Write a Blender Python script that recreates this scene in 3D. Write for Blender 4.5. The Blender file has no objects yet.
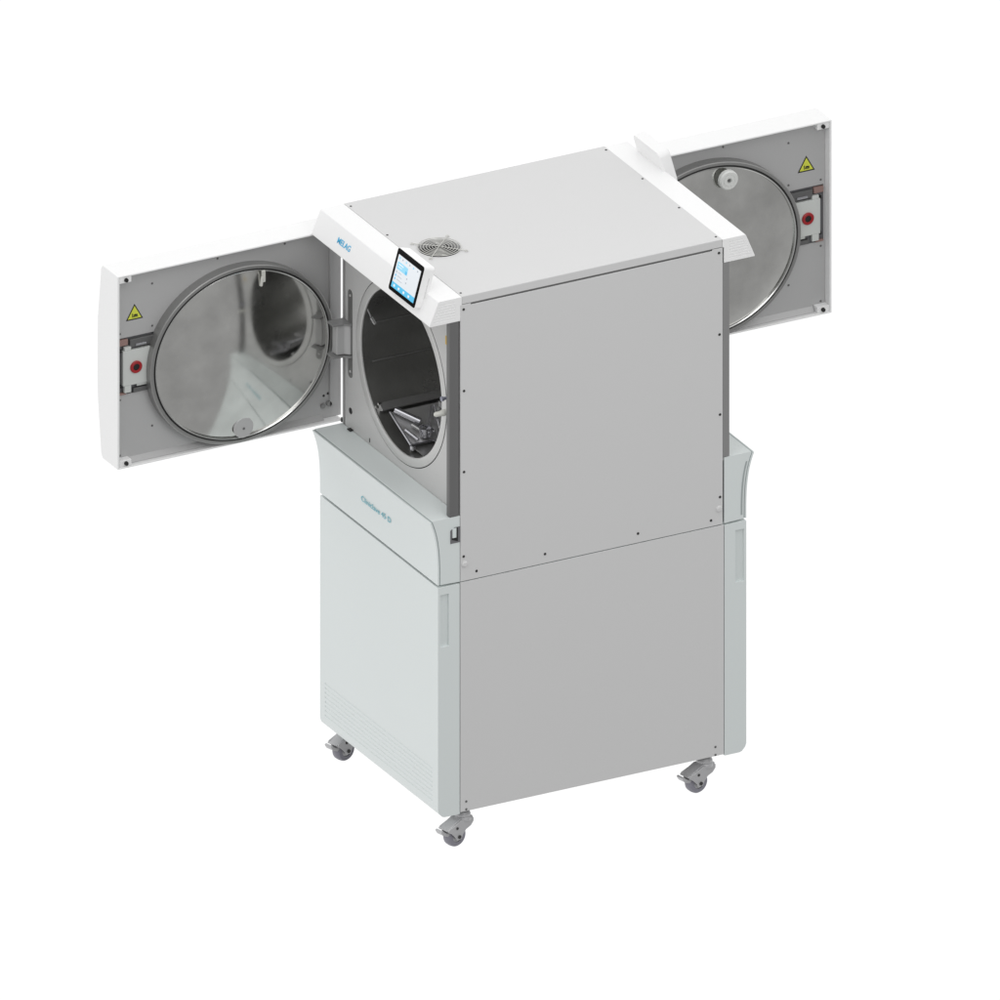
import bpy, bmesh, math, random
from mathutils import Vector, Matrix
random.seed(4)
S = bpy.context.scene
COL = S.collection
PI = math.pi

# ------------------------------------------------------------------ sizes (metres)
W = 0.632            # machine width (Y)
LB = 0.7475          # depth between the two door sides (X)
ZF = -0.003          # floor level
ZS = 0.7306          # seam between machine and base cabinet
ZT = 1.5145          # top

# ------------------------------------------------------------------ materials
def mat(name, col, rough=0.45, metal=0.0, spec=0.5, bump=0.0, bscale=300.0, var=0.0, vscale=6.0, emit=0.0, coat=0.0, rvar=0.0):
    m = bpy.data.materials.new(name); m.use_nodes = True
    nt = m.node_tree; N = nt.nodes; L = nt.links
    b = N['Principled BSDF']
    b.inputs['Base Color'].default_value = (*col, 1)
    b.inputs['Roughness'].default_value = rough
    b.inputs['Metallic'].default_value = metal
    b.inputs['Specular IOR Level'].default_value = spec
    b.inputs['Coat Weight'].default_value = coat
    if emit > 0:
        b.inputs['Emission Color'].default_value = (*col, 1)
        b.inputs['Emission Strength'].default_value = emit
    tc = None
    if var > 0 or bump > 0 or rvar > 0:
        tc = N.new('ShaderNodeTexCoord')
    if var > 0:
        n = N.new('ShaderNodeTexNoise'); n.inputs['Scale'].default_value = vscale; n.inputs['Detail'].default_value = 5
        L.new(tc.outputs['Object'], n.inputs['Vector'])
        mx = N.new('ShaderNodeMix'); mx.data_type = 'RGBA'
        mx.inputs[6].default_value = (*[c*(1-var) for c in col], 1)
        mx.inputs[7].default_value = (*[min(1, c*(1+var)) for c in col], 1)
        L.new(n.outputs['Fac'], mx.inputs[0]); L.new(mx.outputs[2], b.inputs['Base Color'])
    if rvar > 0:
        n2 = N.new('ShaderNodeTexNoise'); n2.inputs['Scale'].default_value = 14; n2.inputs['Detail'].default_value = 6
        L.new(tc.outputs['Object'], n2.inputs['Vector'])
        mr = N.new('ShaderNodeMapRange'); mr.inputs[3].default_value = max(0.02, rough-rvar); mr.inputs[4].default_value = rough+rvar
        L.new(n2.outputs['Fac'], mr.inputs[0]); L.new(mr.outputs[0], b.inputs['Roughness'])
    if bump > 0:
        n = N.new('ShaderNodeTexNoise'); n.inputs['Scale'].default_value = bscale; n.inputs['Detail'].default_value = 3
        L.new(tc.outputs['Object'], n.inputs['Vector'])
        bp = N.new('ShaderNodeBump'); bp.inputs['Strength'].default_value = bump; bp.inputs['Distance'].default_value = 0.001
        L.new(n.outputs['Fac'], bp.inputs['Height']); L.new(bp.outputs['Normal'], b.inputs['Normal'])
    return m

M = {
 'white':   mat('white_plastic', (0.88,0.88,0.88), 0.42, bump=0.04, bscale=500, var=0.008),
 'mint':    mat('cool_white_plastic', (0.70,0.745,0.74), 0.36, bump=0.03, bscale=500, var=0.012, vscale=3),
 'mintln':  mat('seam_shade_grey', (0.36,0.40,0.40), 0.6),  # shade of the seams put into a filler colour
 'grey':    mat('grey_powder_coat', (0.642,0.642,0.642), 0.5, bump=0.06, bscale=900, var=0.006),
 'plate':   mat('front_plate_coating', (0.56,0.56,0.555), 0.42, bump=0.03, bscale=700, var=0.02),
 'panel':   mat('door_panel_coating', (0.49,0.49,0.49), 0.40, metal=0.2, bump=0.03, bscale=700, var=0.02),
 'post':    mat('dark_post_grey', (0.14,0.14,0.14), 0.4),  # even dark grey for the front corner post
 'post2':   mat('mid_grey_coating', (0.25,0.25,0.25), 0.4),
 'flange':  mat('flange_steel', (0.60,0.60,0.59), 0.4, metal=0.15, var=0.02),
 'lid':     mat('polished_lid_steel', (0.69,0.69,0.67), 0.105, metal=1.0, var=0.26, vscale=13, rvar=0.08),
 'rim':     mat('lid_rim_steel', (0.30,0.30,0.295), 0.34, metal=0.6),
 'bright':  mat('bright_steel', (0.62,0.62,0.61), 0.16, metal=1.0),
 'chamber': mat('chamber_steel', (0.37,0.37,0.36), 0.30, metal=0.9, var=0.35, vscale=5, rvar=0.10),  # strong mottle in the colour imitates sheen bands
 'rail':    mat('rail_steel', (0.42,0.42,0.42), 0.35, metal=0.8),
 'inst':    mat('instrument_steel', (0.52,0.52,0.55), 0.22, metal=0.9),
 'tray':    mat('tray_steel', (0.58,0.58,0.58), 0.35, metal=0.7),
 'black':   mat('black_rubber', (0.012,0.012,0.012), 0.5),
 'gap':     mat('dark_interior', (0.03,0.03,0.03), 0.8),
 'bezel':   mat('black_glass', (0.003,0.003,0.003), 0.35, spec=0.04),
 'screw':   mat('dark_screw_steel', (0.05,0.05,0.05), 0.4, metal=0.5),
 'pscrew':  mat('dull_screw_steel', (0.16,0.16,0.16), 0.4, metal=0.5),
 'knob':    mat('pale_knob_plastic', (0.70,0.71,0.69), 0.4),
 'yellow':  mat('warning_yellow', (0.66,0.70,0.07), 0.5),
 'amber':   mat('amber_sticker', (0.62,0.42,0.08), 0.5),
 'ink':     mat('black_print', (0.01,0.01,0.01), 0.6),
 'blue':    mat('cyan_print', (0.04,0.46,0.76), 0.5),
 'teal':    mat('teal_print', (0.14,0.46,0.54), 0.5),
 'red':     mat('red_plastic', (0.35,0.01,0.015), 0.35),
 'lockbody':mat('lock_housing_plastic', (0.60,0.62,0.60), 0.45),
 'lockdark':mat('lock_cavity', (0.16,0.16,0.17), 0.5),
 'copper':  mat('reddish_wiring', (0.30,0.19,0.17), 0.5),
 'caster':  mat('caster_zinc', (0.50,0.50,0.51), 0.4, metal=0.3, var=0.05, vscale=40),
 'tyre':    mat('caster_tyre', (0.24,0.235,0.275), 0.5),
 'fanw':    mat('fan_wire_chrome', (0.60,0.60,0.57), 0.35, metal=0.5),
 'scr_bg':  mat('screen_pale', (0.78,0.82,0.86), 0.3, emit=0.12),
 'scr_blue':mat('screen_blue', (0.10,0.55,0.86), 0.3, emit=0.12),
 'scr_lt':  mat('screen_light_blue', (0.30,0.70,0.92), 0.3, emit=0.12),
 'scr_gr':  mat('screen_grey', (0.50,0.55,0.60), 0.3, emit=0.05),
 'scr_wh':  mat('screen_white', (0.85,0.90,0.92), 0.3, emit=0.12),
 'pin':     mat('pale_pin_plastic', (0.60,0.60,0.56), 0.4),
 'clamp':   mat('bluish_clamp_steel', (0.30,0.31,0.38), 0.35, metal=0.5),
}

# ------------------------------------------------------------------ mesh builder
class MB:
    def __init__(s): s.bm = bmesh.new(); s.mi = 0; s.mats = []
    def use(s, key):
        if key not in s.mats: s.mats.append(key)
        s.mi = s.mats.index(key); return s
    def _face(s, vs):
        try:
            f = s.bm.faces.new(vs); f.material_index = s.mi
        except ValueError: pass
    def box(s, x0, x1, y0, y1, z0, z1, T=None):
        c = [Vector((x,y,z)) for x in (x0,x1) for y in (y0,y1) for z in (z0,z1)]
        if T: c = [T(p) for p in c]
        v = [s.bm.verts.new(p) for p in c]
        for q in ((0,1,3,2),(4,6,7,5),(0,4,5,1),(2,3,7,6),(0,2,6,4),(1,5,7,3)): s._face([v[i] for i in q])
        return s
    def prism(s, pts, a0, a1, axis='y', T=None):
        """pts: 2-D polygon; axis y -> (x,z), axis x -> (y,z), axis z -> (x,y)"""
        def P(p, a):
            q = {'y': Vector((p[0],a,p[1])), 'x': Vector((a,p[0],p[1])), 'z': Vector((p[0],p[1],a))}[axis]
            return T(q) if T else q
        A = [s.bm.verts.new(P(p,a0)) for p in pts]; B = [s.bm.verts.new(P(p,a1)) for p in pts]
        s._face(A); s._face(list(reversed(B)))
        n = len(pts)
        for i in range(n): s._face([A[i],B[i],B[(i+1)%n],A[(i+1)%n]])
        return s
    def cyl(s, p0, p1, r0, r1=None, n=24, caps=True):
        p0 = Vector(p0); p1 = Vector(p1); r1 = r0 if r1 is None else r1
        d = (p1-p0).normalized(); a = d.orthogonal().normalized(); b = d.cross(a)
        A=[];B=[]
        for i in range(n):
            t = 2*PI*i/n; o = a*math.cos(t)+b*math.sin(t)
            A.append(s.bm.verts.new(p0+o*r0)); B.append(s.bm.verts.new(p1+o*r1))
        for i in range(n): s._face([A[i],A[(i+1)%n],B[(i+1)%n],B[i]])
        if caps: s._face(list(reversed(A))); s._face(B)
        return s
    def lathe(s, prof, c, axis, n=96, closed=False):
        """prof: list of (r, a) ; axis unit vector; c centre"""
        axis = Vector(axis); c = Vector(c); a = axis.orthogonal().normalized(); b = axis.cross(a)
        rings = []
        for (r, h) in prof:
            if r < 1e-6: rings.append([s.bm.verts.new(c+axis*h)]); continue
            rings.append([s.bm.verts.new(c+axis*h+(a*math.cos(2*PI*i/n)+b*math.sin(2*PI*i/n))*r) for i in range(n)])
        m = len(rings)
        for k in range(m if closed else m-1):
            R, Q = rings[k], rings[(k+1)%m]
            for i in range(n):
                j = (i+1)%n
                if len(R)==1: s._face([R[0],Q[j],Q[i]])
                elif len(Q)==1: s._face([R[i],R[j],Q[0]])
                else: s._face([R[i],R[j],Q[j],Q[i]])
        return s
    def tube(s, pts, r, n=8):
        for a, b in zip(pts[:-1], pts[1:]): s.cyl(a, b, r, n=n)
        return s
    def torus(s, c, axis, R, r, n=64, k=8):
        return s.lathe([(R+r*math.cos(2*PI*i/k), r*math.sin(2*PI*i/k)) for i in range(k)], c, axis, n, closed=True)
    def build(s, name, key=None, parent=None, bevel=0, smooth=False, seg=2, angle=35):
        bmesh.ops.recalc_face_normals(s.bm, faces=s.bm.faces)
        me = bpy.data.meshes.new(name); s.bm.to_mesh(me); s.bm.free()
        keys = s.mats if s.mats else [key]
        for k in keys: me.materials.append(M[k])
        if smooth:
            me.shade_smooth(); me.set_sharp_from_angle(angle=math.radians(angle))
        o = bpy.data.objects.new(name, me); COL.objects.link(o)
        if parent is not None: setparent(o, parent)
        if bevel > 0:
            md = o.modifiers.new('bevel','BEVEL'); md.width = bevel; md.segments = seg
            md.limit_method = 'ANGLE'; md.angle_limit = math.radians(30); md.harden_normals = False
        return o

def world_of(o):
    m = o.matrix_parent_inverse @ Matrix.Translation(o.location) @ o.rotation_euler.to_matrix().to_4x4()
    return world_of(o.parent) @ m if o.parent else m
def setparent(o, p):
    o.parent = p; o.matrix_parent_inverse = world_of(p).inverted()

def cut(o, cutter_mb):
    """carve the cutter's shapes out of o's mesh (the cutter is thrown away)"""
    bmesh.ops.recalc_face_normals(cutter_mb.bm, faces=cutter_mb.bm.faces)
    me = bpy.data.meshes.new('tmp'); cutter_mb.bm.to_mesh(me); cutter_mb.bm.free()
    c = bpy.data.objects.new('tmp', me); COL.objects.link(c)
    mods = [(m.width, m.segments) for m in o.modifiers if m.type == 'BEVEL']
    for m in list(o.modifiers): o.modifiers.remove(m)
    b = o.modifiers.new('b','BOOLEAN'); b.operation = 'DIFFERENCE'; b.object = c; b.solver = 'EXACT'
    bpy.context.view_layer.update()
    dg = bpy.context.evaluated_depsgraph_get()
    nm = bpy.data.meshes.new_from_object(o.evaluated_get(dg))
    nm.name = o.data.name; mats = [m for m in o.data.materials]
    o.modifiers.clear(); old = o.data; o.data = nm
    nm.materials.clear()
    for m in mats: nm.materials.append(m)
    bpy.data.objects.remove(c)
    for w, sg in mods:
        md = o.modifiers.new('bevel','BEVEL'); md.width = w; md.segments = sg
        md.limit_method = 'ANGLE'; md.angle_limit = math.radians(30)
    return o

def lettering(name, body, size, loc, xdir, ydir, key, parent, width=None, extrude=0.0003, bold=0.0):
    cu = bpy.data.curves.new(name,'FONT'); cu.body = body; cu.size = size; cu.extrude = extrude; cu.offset = bold
    cu.align_x = 'CENTER'; cu.align_y = 'CENTER'
    t = bpy.data.objects.new('tmp', cu); COL.objects.link(t); bpy.context.view_layer.update()
    me = bpy.data.meshes.new_from_object(t.evaluated_get(bpy.context.evaluated_depsgraph_get()))
    bpy.data.objects.remove(t); me.name = name
    xs = [v.co.x for v in me.vertices]; sx = 1.0
    if width: sx = width/(max(xs)-min(xs))
    cx = (max(xs)+min(xs))/2; ys=[v.co.y for v in me.vertices]; cy=(max(ys)+min(ys))/2
    X = Vector(xdir).normalized(); Y = Vector(ydir).normalized(); Z = X.cross(Y)
    for v in me.vertices:
        p = v.co.copy(); v.co = Vector(loc) + X*(p.x-cx)*sx + Y*(p.y-cy) + Z*p.z
    me.materials.clear(); me.materials.append(M[key])
    o = bpy.data.objects.new(name, me); COL.objects.link(o); setparent(o, parent)
    return o

def thing(name, label, cat, loc, group=None):
    o = bpy.data.objects.new(name, None); COL.objects.link(o); o.location = loc
    o.empty_display_size = 0.1
    o['label'] = label; o['category'] = cat
    if group: o['group'] = group
    return o

def screw(p, d, r, parent, key='screw', name='screw', h=0.0012):
    p = Vector(p); d = Vector(d)
    return MB().cyl(p-d*0.001, p+d*h, r, r*0.75, n=12).build(name, key, parent)

def rrect(x0, x1, y0, y1, r, n=5):
    out=[]
    for (cx,cy,a) in ((x1-r,y1-r,0),(x0+r,y1-r,90),(x0+r,y0+r,180),(x1-r,y0+r,270)):
        for i in range(n+1):
            t = math.radians(a+90*i/n); out.append((cx+r*math.cos(t), cy+r*math.sin(t)))
    return out

# ================================================================== THE MACHINE
A = thing('steam_sterilizer', 'tall grey and white pass-through steam sterilizer on casters with both round doors swung open', 'sterilizer', (LB/2, W/2, ZF))

# ---- upper side panels
SP = MB().box(0.0012, 0.743, 0.0, 0.003, ZS+0.0012, 1.4925).build('side_panel', 'grey', A, bevel=0.0012)
cut(SP, MB().box(0.031, 0.713, -0.01, 0.01, 1.4885, 1.50))
MB().box(0.0012, 0.743, W-0.003, W, ZS+0.0012, 1.4925).build('side_panel', 'grey', A, bevel=0.0012)
MB().box(0.03,0.714,0.006,0.010,1.470,1.4932).build('slot_backing','post2',A)
def at_side(px, py):
    X = (px-460)/353.7; return X, (848-78*X-py)/363.5
for (px,py) in ((463.6,309.5),(464,391),(464,472),(463.6,556.5),(476.5,571),(545,554),(638,533.5),(719,253),(719.5,334.5),(720,414.5),(720,497),(711,520.5)):
    x,z = at_side(px,py); screw((x,0,z),(0,-1,0),0.0042,SP)
for (px,py) in ((464.5,564),(719,508.5)):
    x,z = at_side(px,py)
    MB().lathe([(0.0085,0),(0.0085,0.002),(0.006,0.005),(0,0.006)],(x,0,z),(0,-1,0),24).build('cover_button','grey',SP,smooth=True)

# ---- top cover and fan
TC = MB().box(0.0055, 0.7420, 0.0, W, 1.4936, ZT+0.0012).build('top_cover','grey',A,bevel=0.0016)
for y in (0.020,0.217,0.413,0.608):
    screw((0.0125,y,ZT+0.0012),(0,0,1),0.0035,TC); screw((0.734,y,ZT+0.0012),(0,0,1),0.0035,TC)
FX, FY, FZ = 0.0914, 0.2844, ZT+0.0012
cut(TC, MB().cyl((FX,FY,1.48),(FX,FY,1.53),0.053,n=64))
MB().cyl((FX,FY,1.4950),(FX,FY,1.4965),0.0525,n=48).build('fan_cavity','gap',A)
fb = MB()
for k in range(7):
    a0 = 2*PI*k/7
    for q in range(6):
        a = a0+q*0.11
        pass
    v=[]
    P = lambda r,a,z: Vector((FX+r*math.cos(a),FY+r*math.sin(a),z))
    vs = [P(0.016,a0,1.502),P(0.049,a0+0.1,1.502),P(0.049,a0+0.75,1.506),P(0.016,a0+0.5,1.506)]
    vv = [fb.bm.verts.new(p) for p in vs]; fb._face(vv)
fb.cyl((FX,FY,1.498),(FX,FY,1.508),0.018,n=32)
fb.build('fan','black',A,smooth=True)
g = MB()
for i in range(7): g.torus((FX,FY,FZ+0.0035),(0,0,1),0.0100+i*0.0074,0.00095,n=64,k=6)
for (dx,dy) in ((1,1),(-1,-1),(1,-1),(-1,1)):
    k = 0.7071
    g.cyl((FX,FY,FZ+0.0050),(FX+dx*k*0.068,FY+dy*k*0.068,FZ+0.0028),0.0011,n=8)
    g.torus((FX+dx*k*0.071,FY+dy*k*0.071,FZ+0.0022),(0,0,1),0.0036,0.0011,n=16,k=6)
g.build('fan_grille','fanw',A,smooth=True)

# ---- inner floor, seams
MB().box(0.0,LB,0.004,W-0.004,ZS-0.004,ZS+0.004).build('seam_strip','mintln',A)  # grey filler standing in for seam shade

# ---- steriliser chamber
CY, CZ, CR = 0.3145, 1.1785, 0.2175
MB().lathe([(CR,0.0045),(CR,LB-0.0045),(CR+0.006,LB-0.0045),(CR+0.006,0.0045)],(0,CY,CZ),(1,0,0),128,closed=True).build('chamber','chamber',A,smooth=True)
probe = MB(); probe.tube([(0.006,0.520,1.300),(0.006,0.512,1.279),(0.017,0.508,1.250)],0.0016)
probe.cyl((0.017,0.508,1.250),(0.026,0.504,1.232),0.004,n=12)
probe.build('temperature_probe','rail',A,smooth=True)

def xmap(end):            # 0 = front side, 1 = back side
    return (lambda x: x) if end == 0 else (lambda x: LB-x)

def curve_x(z):           # flared apron profile
    t = max(0,min(1,(z-0.7345)/(0.912-0.7345)))
    return -0.0626-0.0224*t**3.3

def ring_plate(mb, xa, xb, y0,y1,z0,z1, c, r, n=96):
    angs = [2*PI*i/n for i in range(n)]
    for (y,z) in ((y0,z0),(y0,z1),(y1,z0),(y1,z1)): angs.append(math.atan2(z-c[1],y-c[0])%(2*PI))
    angs = sorted(set(round(a,7) for a in angs))
    def outer(a):
        dy,dz = math.cos(a),math.sin(a); t=1e9
        if dy>1e-9: t=min(t,(y1-c[0])/dy)
        if dy<-1e-9: t=min(t,(y0-c[0])/dy)
        if dz>1e-9: t=min(t,(z1-c[1])/dz)
        if dz<-1e-9: t=min(t,(z0-c[1])/dz)
        return (c[0]+dy*t,c[1]+dz*t)
    V=[]
    for a in angs:
        o = outer(a); i=(c[0]+r*math.cos(a),c[1]+r*math.sin(a))
        V.append([mb.bm.verts.new((x,p[0],p[1])) for x in (xa,xb) for p in (o,i)])
    m=len(V)
    for k in range(m):
        a,b=V[k],V[(k+1)%m]
        mb._face([a[0],b[0],b[1],a[1]]); mb._face([a[2],a[3],b[3],b[2]])
        mb._face([a[0],a[2],b[2],b[0]]); mb._face([a[1],b[1],b[3],a[3]])

for end in (0,1):
    X = xmap(end)
    T = lambda p: Vector((X(p.x),p.y,p.z))
    side = 'front' if end==0 else 'back'
    # --- top fascia
    fp = [(0.0050,ZT),(-0.0590,ZT),(-0.0612,ZT-0.0015),(-0.0862,1.452),(-0.0850,1.450),(0.0010,1.450),(0.0010,1.4925),(0.0050,1.4925)]
    fa = MB().prism(fp,0.0,W,'y',T).build('top_fascia','white',A,bevel=0.0022,seg=3)
    c = MB()
    for i in range(7):
        z = 1.4585+i*0.0073
        xl = -0.0862+(z-1.45)/(ZT-1.45)*0.0252+0.007
        c.box(xl,-0.014,-0.01,0.0016,z,z+0.0028,T)
    cut(fa,c)
    # --- display
    wv = -1 if end==0 else 1
    HH = 0.1140 if end==0 else 0.1010; rr = 0.009 if end==0 else 0.016; kf = HH/0.1140
    def D(w,u,n,end=end):     # w along the front from its right end as seen from inside, u up, n outward
        x = -0.092+0.269*u-0.963*n; z = 1.475+0.963*u+0.269*n
        y = 0.0628+w
        return Vector((x,y,z)) if end==0 else Vector((LB-x,W-y,z))
    DT = lambda p: D(p.x,p.y,p.z)
    hs = MB().prism(rrect(0.0,0.1435,0.0,HH,rr),-0.026,0.0036,'z',DT).build('display_housing','white',A,bevel=0.004,seg=3)
    c = MB(); c.box(-0.01,0.0035,0.03,0.085,-0.0175,-0.0145,DT); cut(hs,c)
    MB().box(0.0036,0.006,0.031,0.084,-0.017,-0.015,DT).build('card_slot','gap',hs)
    bz = MB().prism(rrect(0.0014,0.1421,0.0014,HH-0.0014,rr-0.002),0.0,0.0042,'z',DT).build('display_bezel','bezel',hs,bevel=0.001)
    sc = MB(); e=0.0045
    sw0,sw1,su0,su1 = 0.0128,0.1307,0.0120*kf,0.0980*kf
    sc.use('scr_bg').box(sw0,sw1,su0,su1,0.004,e,DT)
    def ui(key,a0,a1,b0,b1,lift=0.0002):   # a from the reader's left edge, b from the top
        sc.use(key).box(sw1-a1,sw1-a0,su1-b1*kf,su1-b0*kf,e-0.0001,e+lift,DT)
    ui('scr_blue',0.0,0.1179,0.0715,0.0860)
    ui('scr_lt',0.005,0.058,0.017,0.036)
    ui('scr_blue',0.048,0.058,0.027,0.036,0.0004)
    ui('scr_wh',0.010,0.036,0.021,0.024,0.0004); ui('scr_wh',0.010,0.030,0.028,0.030,0.0004)
    for i,a in enumerate((0.006,0.022,0.040,0.058,0.078,0.100)): ui('scr_gr' if i%2 else 'scr_lt',a,a+0.006,0.005,0.009)
    for i,b in enumerate((0.041,0.050,0.059)):
        ui('scr_blue' if i else 'scr_gr',0.006,0.011,b,b+0.005); ui('scr_gr',0.016,0.034+0.005*i,b+0.001,b+0.0025)
    for b in (0.041,0.052): ui('scr_gr',0.060,0.065,b,b+0.004)
    for a in (0.010,0.034,0.060,0.086): ui('scr_wh',a,a+0.008,0.0760,0.0820,0.0004)
    sc.build('screen',None,hs)
    # --- logo
    U = Vector((0.0252,0,0.0645)).normalized()
    if end==0:
        lettering('logo_lettering','MELAG',0.0215,(-0.0745-0.0006,0.479,1.4815),(0,-1,0),U,'blue',fa,width=0.066,bold=0.0001)
    else:
        lettering('logo_lettering','MELAG',0.0215,(LB+0.0751,W-0.479,1.4815),(0,1,0),(-U.x,0,U.z),'blue',fa,width=0.066,bold=0.0001)
    # --- end plate with the round chamber mouth
    pl = MB(); ring_plate(pl, X(0.0010), X(0.0045), 0.004,0.6165,0.905,1.4495,(CY,CZ),CR+0.0262)
    pl = pl.build('front_plate' if end==0 else 'back_plate','plate',A)
    MB().box(X(0.0047),X(0.02),0.6060,0.6160,0.915,1.4495).build('plate_fold','plate',pl)
    fl = MB().lathe([(CR-0.0005,0.0005),(CR+0.0010,0.0018),(CR+0.0220,0.0018),(CR+0.0235,0.0008),(CR+0.0235,-0.003),(CR-0.0005,-0.003)],(X(0.001),CY,CZ),(-1 if end==0 else 1,0,0),128,closed=True)
    fl.build('chamber_flange','flange',pl,smooth=True)
    gk = MB().lathe([(CR+0.0234,-0.003),(CR+0.0234,-0.0012),(CR+0.028,-0.0012),(CR+0.028,-0.003)],(X(0.001),CY,CZ),(-1 if end==0 else 1,0,0),96,closed=True)
    gk.build('flange_groove','gap',pl,smooth=True)
    # pins, sticker, holes
    d = Vector((-1 if end==0 else 1,0,0)); pk = 1.0 if end==0 else 0.5
    MB().lathe([(0.0085,-0.002),(0.0085,0.032*pk),(0.0065,0.036*pk),(0.0065,0.048*pk),(0.004,0.052*pk),(0,0.053*pk)],(X(0),0.039,1.187),d,24).build('locating_pin','pin',pl,smooth=True)
    MB().cyl((X(0),0.040,1.2255),(X(-0.030),0.040,1.2255),0.0042,n=16).cyl((X(-0.026),0.040,1.2255),(X(-0.032),0.040,1.2255),0.0062,n=16).build('clamp_pin','clamp',pl,smooth=True)
    MB().box(X(0.0006),X(0.0011),0.062,0.080,1.354,1.378).build('sticker','amber',pl)
    MB().cyl((X(0.0003),0.587,0.964),(X(0.002),0.587,0.964),0.0085,n=20).build('plate_hole','black',pl)
    MB().box(X(0.0004),X(0.002),0.4830,0.4870,0.919,0.930).build('drain_slot','black',pl)
    MB().box(X(-0.009),X(0.0009),0.573,0.588,0.9148,0.9175).build('hinge_foot','black',pl)
    sl = rrect(0.577,0.600,1.055,1.297,0.0112)
    MB().prism(sl,X(0.0002),X(0.0012),'x').build('hinge_slot_shade','post2' if end else 'rim',pl)  # raised darker plate standing in for shade inside the slot
    for z in (1.281,1.072): screw((X(0.0002),0.5885,z),d,0.004,pl,'flange')
    # hinge bracket
    hb = MB()
    hb.prism([(0.0008,0.582),(-0.004,0.582),(-0.014,0.592),(-0.034,0.596),(-0.034,0.620),(0.0008,0.620)],1.120,1.200,'z',T)
    hb.build('hinge_bracket','panel' ,A,bevel=0.004,seg=3)
    for z in (1.114,1.202): MB().prism([(0.001,0.577),(-0.006,0.577),(-0.018,0.588),(-0.046,0.592),(-0.046,0.624),(0.001,0.624)],z,z+0.004,'z',T).build('hinge_plate','post2',A)
    # --- corner posts
    if end==0:
        MB().prism([(-0.0295,0.004),(-0.0275,0.001),(-0.004,0.0012),(-0.0005,0.004),(-0.0005,0.016),(-0.0295,0.016)],0.9150,1.4496,'z').build('corner_post','post',A,smooth=True,angle=60)
    else:
        MB().box(0.7435,0.7625,0.0008,0.012,0.9150,1.4496).build('corner_post','post2',A,bevel=0.001)
    # --- flared apron (below the doors)
    zs = [0.7345+ (0.912-0.7345)*i/16 for i in range(17)]
    front = [(curve_x(z),z) for z in zs]
    back = [(curve_x(z)+0.0045,z) for z in reversed(zs)]
    ap = MB().prism(front+back,0.0,W,'y',T).build('apron','mint',A,smooth=True,bevel=0.0009)
    bp = [(curve_x(z)+0.0075,z) for z in zs]
    body = [(0.0,0.7325)]+bp+[(curve_x(0.912)+0.0085,0.9135),(0.0,0.9135)]
    bd = MB().prism(body,0.001,W-0.001,'y',T).build('apron_body','mint',A,smooth=True)
    inner = [(0.0-0.002,0.7335)]+[(curve_x(z)+0.0040,z+0.0005) for z in zs]+[(-0.002,0.911)]
    MB().prism(inner,0.0022,W-0.0022,'y',T).build('apron_seam','mintln',A)  # grey core painted as the shade between skin and body
    if end==0:
        lettering('model_lettering','Cliniclave 45 D',0.021,(-0.0660,0.3255,0.8135),(0,-1,0),(-0.03,0,1),'teal',ap,width=0.158,bold=-0.0001)
        # latch recess on the end, its shade drawn with flat dark plates
        lr = MB().use('lockdark').prism([(-0.0270,0.842),(0.0005,0.842),(0.0005,0.8850),(-0.0150,0.8850),(-0.0270,0.8780)],-0.0004,0.0011,'y')
        lr.use('mint').box(-0.0215,-0.0105,-0.0009,0.0,0.853,0.8835)
        lr.use('black').prism([(-0.0105,0.884),(-0.0065,0.884),(-0.0065,0.846),(-0.0235,0.853),(-0.0235,0.857),(-0.0105,0.857)],-0.0012,0.0,'y')
        lr.build('latch_recess',None,bd)
    else:
        # long vent line on the end face
        v = MB().prism([(curve_x(z)+0.0115,z) for z in zs[1:15]]+[(curve_x(z)+0.016,z) for z in reversed(zs[1:15])],0.0004,0.0012,'y',T)
        v.build('end_groove','mintln',bd)
    # --- lower door / cover of the base cabinet
    cp = [(-0.0005,0.0935),(-0.0430,0.0935),(-0.0500,0.0960),(-0.0590,0.1055),(-0.0622,0.1150),(-0.0622,0.7275),(-0.0005,0.7275)]
    cv = MB().prism(cp,0.0,W,'y',T).build('cabinet_cover','mint',A,bevel=0.0022,seg=3)
    c = MB()
    for i in range(8):
        z = 0.131+i*0.0125
        c.box(-0.08,-0.0608,0.030,0.605,z,z+0.0040,T)
    c.box(-0.0555,-0.0315,-0.02,0.0065,0.563,0.7060,T)
    cut(cv,c)

# ---- base cabinet sides
LP = MB().box(0.0012,0.7465,0.0004,0.0034,0.0975,ZS-0.0012).build('cabinet_side_panel','grey',A,bevel=0.001)
MB().box(0.0012,0.7465,W-0.0034,W-0.0004,0.0975,ZS-0.0012).build('cabinet_side_panel','grey',A,bevel=0.001)
MB().box(0.0,LB,0.004,W-0.004,0.096,0.100).build('cabinet_floor','post2',A)
for (px,py) in ((466.3,801.5),(466.3,809.3),(715.5,747),(715.5,755)):
    x,z = at_side(px,py); screw((x,0.0004,z),(0,-1,0),0.0036,LP,'pscrew')

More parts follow.
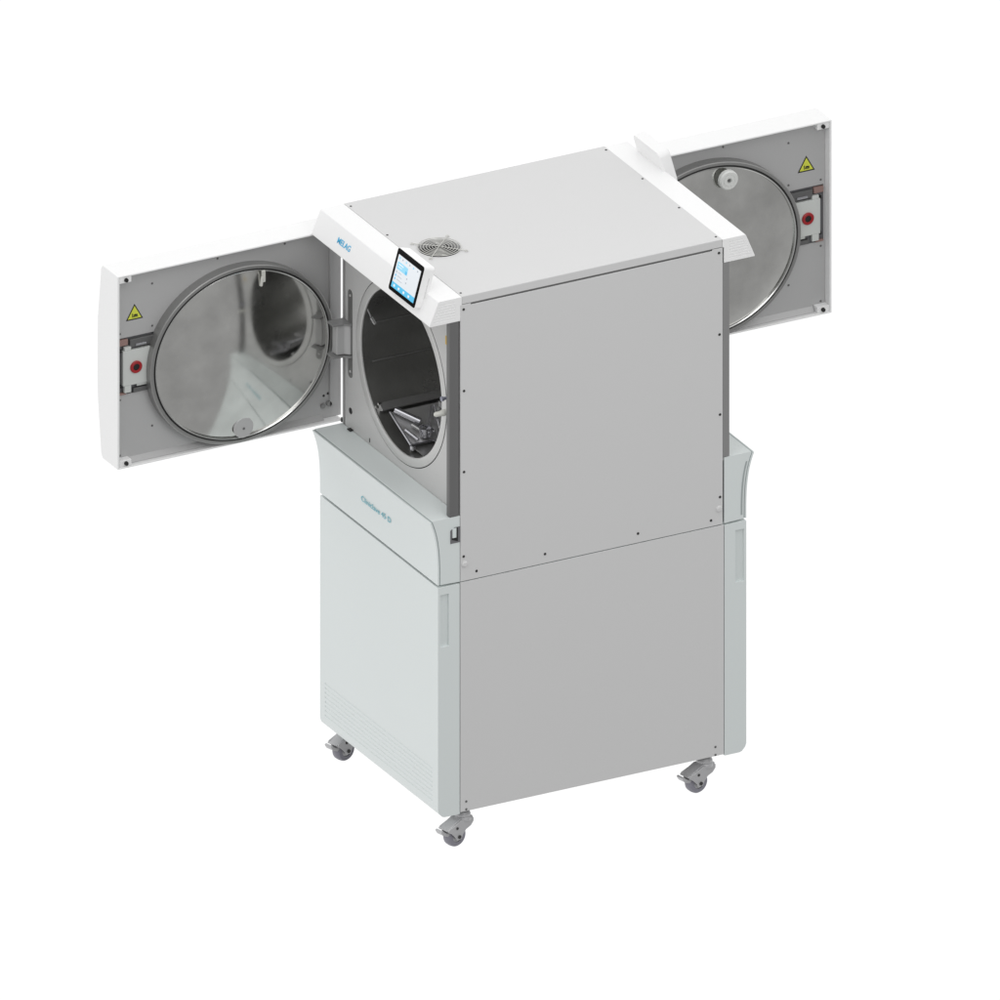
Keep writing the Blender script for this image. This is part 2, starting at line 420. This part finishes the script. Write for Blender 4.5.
# ---- casters
def caster(loc, rz):
    R = Matrix.Translation(Vector(loc)) @ Matrix.Rotation(rz,4,'Z')
    T = lambda p: R @ p
    fk = MB()
    # swivel head
    def lz(prof, n=28):
        for (r0,z0),(r1,z1) in zip(prof[:-1],prof[1:]): fk.cyl(T(Vector((0,0,z0))),T(Vector((0,0,z1))),r0,r1,n=n)
    lz([(0.015,0.101),(0.015,0.090),(0.0200,0.084),(0.0215,0.078),(0.0200,0.0765),(0.0225,0.0735),(0.0235,0.066)])
    prof = [(0.021,0.070),(0.021,0.060),(0.012,0.050),(-0.004,0.044),(-0.014,0.034),(-0.020,0.022),(-0.034,0.021),(-0.040,0.032),(-0.052,0.044),(-0.064,0.052),(-0.060,0.058),(-0.036,0.066),(-0.018,0.074)]
    for s in (-1,1):
        a,b = (0.0155*s,0.0195*s)
        fk.prism(prof,min(a,b),max(a,b),'y',T)
    top = [(0.021,0.074),(0.022,0.060),(0.017,0.058),(-0.030,0.058),(-0.060,0.050),(-0.066,0.054),(-0.036,0.068),(-0.018,0.076)]
    fk.prism(top,-0.0153,0.0153,'y',T)
    f = fk.build('caster','caster',A,smooth=True,bevel=0.0012)
    wc = Vector((-0.027,0,0.0300)); ax = Vector((0,1,0))
    p0 = T(wc); axw = (R.to_3x3() @ ax)
    w = MB().use('tyre').lathe([(0.016,-0.0130),(0.026,-0.0130),(0.0290,-0.009),(0.0300,0),(0.0290,0.009),(0.026,0.0130),(0.016,0.0130)],p0,axw,40)
    w.use('caster').lathe([(0,-0.0115),(0.0160,-0.0115),(0.0160,0.0115),(0,0.0115)],p0,axw,32)
    w.build('wheel',None,f,smooth=True)
    MB().cyl(p0-axw*0.022,p0+axw*0.022,0.0048,n=14).build('axle','screw',f,smooth=True)
    pd = MB().prism([(-0.052,0.050),(-0.060,0.046),(-0.070,0.052),(-0.076,0.058),(-0.081,0.056),(-0.079,0.051),(-0.074,0.044),(-0.058,0.036),(-0.050,0.040)],-0.012,0.012,'y',T)
    pd.build('brake_pedal','caster',f,bevel=0.001)
    MB().cyl(T(Vector((-0.034,-0.021,0.055))),T(Vector((-0.034,0.021,0.055))),0.0035,n=12).build('rivet','screw',f)
for (x,y,r) in ((0.024,0.033,14),(0.708,0.033,12),(0.018,0.617,16),(0.708,0.594,12)):
    caster((x,y,ZF),math.radians(r))

# ================================================================== the two doors
def door(end):
    x0, s = (0.0052,-1) if end==0 else (0.7545,1)
    T = lambda p: Vector((x0+s*p.x,p.y,p.z))     # p.x = distance from the hinge side
    DW = 0.6350; ZB, ZU = 0.9145, 1.4455
    prof = [(0.640,ZB),(0.722,ZB),(0.7300,ZB+0.010),(0.748,ZB+0.16),(0.7500,ZB+0.20),(0.7500,ZU-0.20),(0.748,ZU-0.15),(0.7300,ZU-0.010),(0.722,ZU),(0.640,ZU)]
    sh = MB().prism(prof,0.0,DW,'x',T)
    d = sh.build('door','white',A,bevel=0.0018,seg=2)
    t=0.005
    cut(d, MB().box(0.004,DW-0.006,0.60,0.692,ZB+t,ZU-t,T))
    cut(d, MB().box(-0.01,0.012,0.60,0.6640,ZB+t,ZU-t,T))
    # inner sheet with cut-out
    pn = MB().box(-0.0085,DW-0.0065,0.6640,0.6680,ZB+t+0.0004,ZU-t-0.0004,T).build('inner_panel','panel',d)
    cut(pn, MB().box(0.500,DW-0.0115,0.60,0.70,1.106,1.262,T))
    MB().box(0.49,DW-0.0070,0.6690,0.6915,1.098,1.270,T).build('lock_cavity','lockdark',d)
    lk = MB().use('lockbody').box(0.528,DW-0.024,0.6560,0.6660,1.132,1.228,T)
    lk.use('lockbody').box(0.588,DW-0.028,0.6560,0.6660,1.2282,1.238,T).box(0.588,DW-0.028,0.6560,0.6660,1.1130,1.1318,T).box(0.540,0.570,0.6600,0.6660,1.124,1.1318,T)
    lk.use('copper').box(0.595,DW-0.0125,0.6600,0.6688,1.242,1.258,T).box(0.600,DW-0.0125,0.6600,0.6688,1.107,1.112,T)
    lk.use('pscrew').box(0.515,0.590,0.6580,0.6688,1.234,1.256,T).box(0.515,0.580,0.6590,0.6688,1.108,1.120,T)
    lk.use('black').box(DW-0.0225,DW-0.018,0.66,0.6688,1.224,1.232,T).box(DW-0.0225,DW-0.018,0.66,0.6688,1.126,1.134,T)
    lk.use('inst').box(0.545,0.575,0.655,0.6579,1.237,1.243,T)
    lk.build('door_lock',None,d,bevel=0.001)
    kx = DW-0.060; c = T(Vector((kx,0.656,1.180)))
    kn = MB().use('red').lathe([(0.009,0.0),(0.0165,0.0),(0.0165,0.003),(0.0145,0.0045),(0.009,0.0035)],c,(0,-1,0),32,closed=True)
    kn.use('ink').lathe([(0.0,0.002),(0.0092,0.002),(0.0092,-0.001),(0.0,-0.001)],c,(0,-1,0),24)
    kn.build('lock_bolt',None,d,smooth=True)
    # corner bumpers
    for z in (ZU-0.0135, ZB+0.0135):
        tb = MB().box(DW-0.040,DW-0.0065,0.6420,0.6636,z-0.0082,z+0.0082,T).build('corner_tab','white',d,bevel=0.001)
        MB().cyl(T(Vector((DW-0.0245,0.6425,z))),T(Vector((DW-0.0245,0.6365,z))),0.0055,0.005,n=18).build('rubber_bumper','black',d,smooth=True)
    # bottom stiffener
    MB().prism([(0.664,ZB+t+0.001),(0.664,ZB+0.018),(0.652,ZB+t+0.001)],0.045,DW-0.042,'x',T).build('bottom_fold','panel',d)
    # screws on the sheet
    for (u,z) in ((0.525,1.395),(0.525,1.004),(0.340,1.424),(0.150,1.424),(0.525,1.279),(0.616,1.275),(0.616,1.093),(0.30,0.932),(0.616,0.941)):
        screw(T(Vector((u,0.664,z))),(0,-1,0),0.0034,d,'pscrew')
    # hinge fittings near the lower hinge corner
    for (u,z,r) in ((0.028,0.986,0.004),(0.040,0.982,0.004)): screw(T(Vector((u,0.664,z))),(0,-1,0),r,d,'screw')
    MB().cyl(T(Vector((0.028,0.664,0.960))),T(Vector((0.028,0.655,0.960))),0.007,n=16).cyl(T(Vector((0.044,0.664,0.956))),T(Vector((0.044,0.657,0.956))),0.006,n=16).build('cable_gland','post2',d,smooth=True)
    MB().cyl(T(Vector((0.003,0.634,0.9150))),T(Vector((0.003,0.634,0.926))),0.004,n=16).build('hinge_pin','screw',d,smooth=True)
    MB().box(0.005,0.026,0.6550,0.6636,0.955,1.43,T).build('hinge_strip','panel',d)
    # warning triangle with hand symbol
    tx = DW-0.060; tz = 1.323
    def tri(mb,key,r,y0,y1):
        mb.use(key).prism([(tx+s*0 , tz+r*0.62),(tx-r*0.56,tz-r*0.38),(tx+r*0.56,tz-r*0.38)],y0,y1,'y',T)
    wl = MB(); tri(wl,'ink',0.043,0.6634,0.6640); tri(wl,'yellow',0.034,0.6630,0.6634)
    sg = s
    def q(pts): wl.use('ink').prism([(tx+sg*a,tz+b) for a,b in pts],0.6626,0.6630,'y',T)
    q([(-0.0075,-0.0090),(0.0090,-0.0090),(0.0090,-0.0070),(-0.0075,-0.0070)])
    q([(-0.0030,-0.0060),(0.0080,-0.0060),(0.0085,-0.0025),(0.0010,-0.0010),(-0.0030,-0.0030)])
    q([(-0.0070,-0.0060),(-0.0045,-0.0060),(-0.0045,0.0010),(-0.0070,0.0010)])
    wl.build('warning_label',None,d)
    # round pressure lid
    lc = Vector((x0+s*0.2860,0,1.1595)); R=0.2460
    prof = [(R,0.664),(R,0.636),(R-0.002,0.634),(R-0.0085,0.6335),(R-0.0095,0.635),(R-0.0095,0.640)]
    lr = MB().lathe([(r,-y) for r,y in prof],lc,(0,-1,0),160); lr.build('lid_rim','rim',d,smooth=True)
    MB().lathe([(R-0.0095,-0.640),(R-0.0095,-0.6362),(R-0.0125,-0.6352),(R-0.0135,-0.6362),(R-0.0135,-0.640)],lc,(0,-1,0),160).build('lid_gasket','black',d,smooth=True)
    MB().lathe([(R-0.0135,-0.640),(R-0.0135,-0.6340),(R-0.0150,-0.6335),(R-0.0165,-0.6345),(R-0.0168,-0.640)],lc,(0,-1,0),160).build('lid_lip','bright',d,smooth=True)
    dome = [(( R-0.0168)*k/24, -0.6385+0.030*(1-(k/24)**2)) for k in range(24,-1,-1)]
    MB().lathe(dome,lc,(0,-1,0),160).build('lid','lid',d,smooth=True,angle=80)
    for ch in COL.objects:      # the lid of the photo is a little wider than high
        if ch.parent is d and ch.name.split('.')[0] in ('lid','lid_rim','lid_gasket','lid_lip'):
            for v in ch.data.vertices: v.co.x = lc.x+(v.co.x-lc.x)*1.055; v.co.z = lc.z+(v.co.z-lc.z)*0.98
    if end==0:
        b = Vector((x0-0.2860,0.6300,0.9620))
        MB().lathe([(0.0275,0.0),(0.0275,0.003),(0.0255,0.0045),(0.0,0.0045)],b,(0,-1,0),48).build('lid_boss','panel',d,smooth=True)
        screw(b+Vector((0,-0.0045,-0.002)),(0,-1,0),0.004,d,'pscrew')
        h = MB().box(0.224,0.234,0.6250,0.6320,1.350,1.382,T); h.cyl(T(Vector((0.232,0.628,1.366))),T(Vector((0.236,0.628,1.340))),0.004,n=12)
        h.build('lid_reflection_stub','pin',d,bevel=0.002)  # solid stub standing in for a pale reflection in the lid
    else:
        b = Vector((1.083,0.6210,1.356))
        k = MB().use('knob').lathe([(0.026,0.0),(0.026,0.010),(0.023,0.0135),(0.017,0.0135),(0.0165,0.0125),(0.0155,0.0125),(0.015,0.0138),(0.007,0.0138),(0.0065,0.0100),(0.0,0.0100)],b,(0,-1,0),48)
        k.use('pscrew').cyl(b+Vector((0,-0.010,0)),b+Vector((0,-0.0125,0)),0.0045,n=6)
        k.build('lid_knob',None,d,smooth=True)
door(0); door(1)

# ================================================================== load inside the chamber
TR = thing('instrument_tray','tilted steel tray lying low inside the open chamber beneath the dark rail','tray',(0.15,0.31,0.975))
tr = MB()
def sheet(mb, p, q, x0, x1, t=0.002):
    p=Vector((p[0],p[1])); q=Vector((q[0],q[1])); n=Vector((-(q-p).y,(q-p).x)).normalized()*t
    mb.prism([tuple(p),tuple(q),tuple(q+n),tuple(p+n)],x0,x1,'x')
sheet(tr,(0.412,1.026),(0.300,0.981),0.020,0.42)
sheet(tr,(0.2995,0.981),(0.180,0.992),0.085,0.42)
tr.build('tray_base','tray',TR)
MB().cyl((0.020,0.412,1.0275),(0.020,0.300,0.9825),0.0030,n=10).cyl((0.020,0.300,0.9825),(0.085,0.300,0.9825),0.0030,n=10).cyl((0.085,0.300,0.9825),(0.085,0.180,0.9935),0.0030,n=10).build('tray_rim','inst',TR,smooth=True)
MB().cyl((0.026,0.302,0.9790),(0.026,0.302,0.9680),0.0075,n=16).build('tray_foot','inst',TR,smooth=True)
# rail belongs to the sterilizer
for z in (1.225,1.120):
    yw = CY+math.sqrt(CR**2-(z-CZ)**2)-0.001
    MB().cyl((0.03,yw,z),(0.72,yw,z),0.0022,n=10).build('wall_sheen_line','rail',A,smooth=True)  # thin bars added to mimic sheen bands on the chamber wall
MB().prism([(0.462,1.034),(0.443,1.022),(0.443,1.018),(0.462,1.012)],0.014,0.70,'x').build('chamber_rail','rail',A,bevel=0.001)
MB().cyl((0.012,0.461,1.031),(0.020,0.461,1.031),0.0035,n=12).build('rail_rivet','bright',A)
MB().prism([(0.250,0.972),(0.330,0.972),(0.330,0.969),(0.250,0.969)],0.03,0.70,'x').build('chamber_rail','rail',A)

def item(name,label,cat,build,key='inst',group=None):
    mb = MB(); build(mb); o = mb.build(name,key,None,smooth=True)
    o['label']=label; o['category']=cat
    if group: o['group']=group
    return o
def P(x,y,up): # point above the sloping tray sheet
    z = 0.981+max(0,(y-0.300))/0.112*0.045+0.002+up
    return Vector((x,y,z))
item('metal_tube','thick pale steel tube lying across the upper edge of the instrument tray','instrument',
     lambda m: (m.cyl(P(0.030,0.403,0.011),P(0.068,0.356,0.012),0.0085,n=24), m.cyl(P(0.066,0.358,0.012),P(0.073,0.350,0.012),0.0100,n=24)))
item('steel_rod','slim bright steel rod lying along the lower front edge of the tray','instrument',
     lambda m: (m.cyl(P(0.027,0.342,0.006),P(0.042,0.303,0.007),0.0042,n=16)))
def forceps(m):
    for sg in (-1,1):
        a=P(0.130,0.360,0.012); b=P(0.095+0.014*sg,0.318-0.004*sg,0.014)
        m.cyl(a+Vector((0.004*sg,0.03,0.012)),b,0.0028,n=10)
        m.torus(b+Vector((0.003*sg,-0.010,0)),(0,0,1),0.011,0.0025,n=24,k=8)
    m.cyl(P(0.118,0.347,0.008),P(0.118,0.347,0.020),0.004,n=12)
item('scissors','dark steel scissors with two finger rings lying beside the chamber mouth','scissors',forceps)
item('steel_clamp','short dark steel clamp with a hinged jaw lying between the tube and the rod','instrument',
     lambda m: (m.cyl(P(0.050,0.352,0.007),P(0.075,0.306,0.008),0.0050,n=14), m.cyl(P(0.078,0.345,0.009),P(0.062,0.306,0.009),0.0040,n=14), m.cyl(P(0.068,0.322,0.004),P(0.068,0.322,0.018),0.006,n=14)),'rail')
item('steel_cup','small round steel cup standing at the front corner of the instrument tray','cup',
     lambda m: m.lathe([(0.0,0.001),(0.013,0.001),(0.015,0.022),(0.0165,0.022),(0.0145,-0.001),(0.0,-0.001)],(0.070,0.318,0.991),(0,0,1),28))
item('steel_block','dark rectangular steel holder at the back of the instrument tray','holder',
     lambda m: m.box(0.15,0.24,0.310,0.400,1.022,1.036),'tray')

# ================================================================== camera (very long lens = parallel projection, as in the picture)
sa, ca = 0.8842, 0.4671
se, ce = 0.4174, 0.9087
dv = Vector((ca*ce, sa*ce, -se)); rv = Vector((sa,-ca,0)); uv = rv.cross(dv)
cam = bpy.data.cameras.new('camera'); co = bpy.data.objects.new('camera',cam); COL.objects.link(co)
cam.type='ORTHO'; cam.ortho_scale=2.5; cam.clip_start=0.1; cam.clip_end=200
Xc, Yc = 0.28, 0.316
Zc = (848-78*Xc-147.6*Yc-500)/363.5; Xc = (500-460+186.8*Yc)/353.7
P0 = Vector((Xc,Yc,(848-78*Xc-147.6*Yc-500)/363.5))
m = Matrix((rv,uv,-dv)).transposed().to_4x4(); m.translation = P0-dv*6
co.matrix_world = m
S.camera = co

# ================================================================== light: white world, greyed behind camera for lid reflections, plus added fill lamps
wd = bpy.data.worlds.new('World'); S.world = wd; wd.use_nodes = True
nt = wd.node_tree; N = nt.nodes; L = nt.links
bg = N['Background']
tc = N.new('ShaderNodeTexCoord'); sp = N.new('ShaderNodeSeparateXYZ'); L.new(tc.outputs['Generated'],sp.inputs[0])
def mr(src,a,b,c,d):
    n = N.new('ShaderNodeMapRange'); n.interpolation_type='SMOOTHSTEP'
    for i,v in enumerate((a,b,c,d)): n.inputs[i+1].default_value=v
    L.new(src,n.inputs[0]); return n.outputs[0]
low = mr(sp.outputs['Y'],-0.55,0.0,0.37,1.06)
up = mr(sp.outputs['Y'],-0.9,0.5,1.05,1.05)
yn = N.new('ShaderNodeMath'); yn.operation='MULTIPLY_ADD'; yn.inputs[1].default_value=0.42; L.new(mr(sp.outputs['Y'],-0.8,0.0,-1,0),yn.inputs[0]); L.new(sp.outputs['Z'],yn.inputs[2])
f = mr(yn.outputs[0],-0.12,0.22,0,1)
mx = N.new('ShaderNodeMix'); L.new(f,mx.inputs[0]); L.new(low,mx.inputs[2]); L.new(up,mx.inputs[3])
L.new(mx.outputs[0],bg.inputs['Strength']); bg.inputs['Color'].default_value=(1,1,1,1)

def area(name, loc, tgt, size, power):
    l = bpy.data.lights.new(name,'AREA'); l.energy=power; l.size=size; l.shape='SQUARE'
    o = bpy.data.objects.new(name,l); COL.objects.link(o); o.location=loc
    o.rotation_euler=(Vector(tgt)-Vector(loc)).to_track_quat('-Z','Y').to_euler(); return o
area('added_top_fill',(-1.6,-1.2,4.2),(0.3,0.3,1.0),1.6,9)  # weak unseen lamp, added from the upper front
area('added_side_fill',(0.2,-4.6,3.6),(0.3,0.3,0.8),2.6,56)  # unseen fill lamp, added to brighten the near side

S.render.engine='CYCLES'
S.view_settings.view_transform='Standard'; S.view_settings.look='None'
S.view_settings.exposure=0; S.view_settings.gamma=1
S.view_settings.use_curve_mapping=False
S.cycles.max_bounces=12; S.cycles.glossy_bounces=8
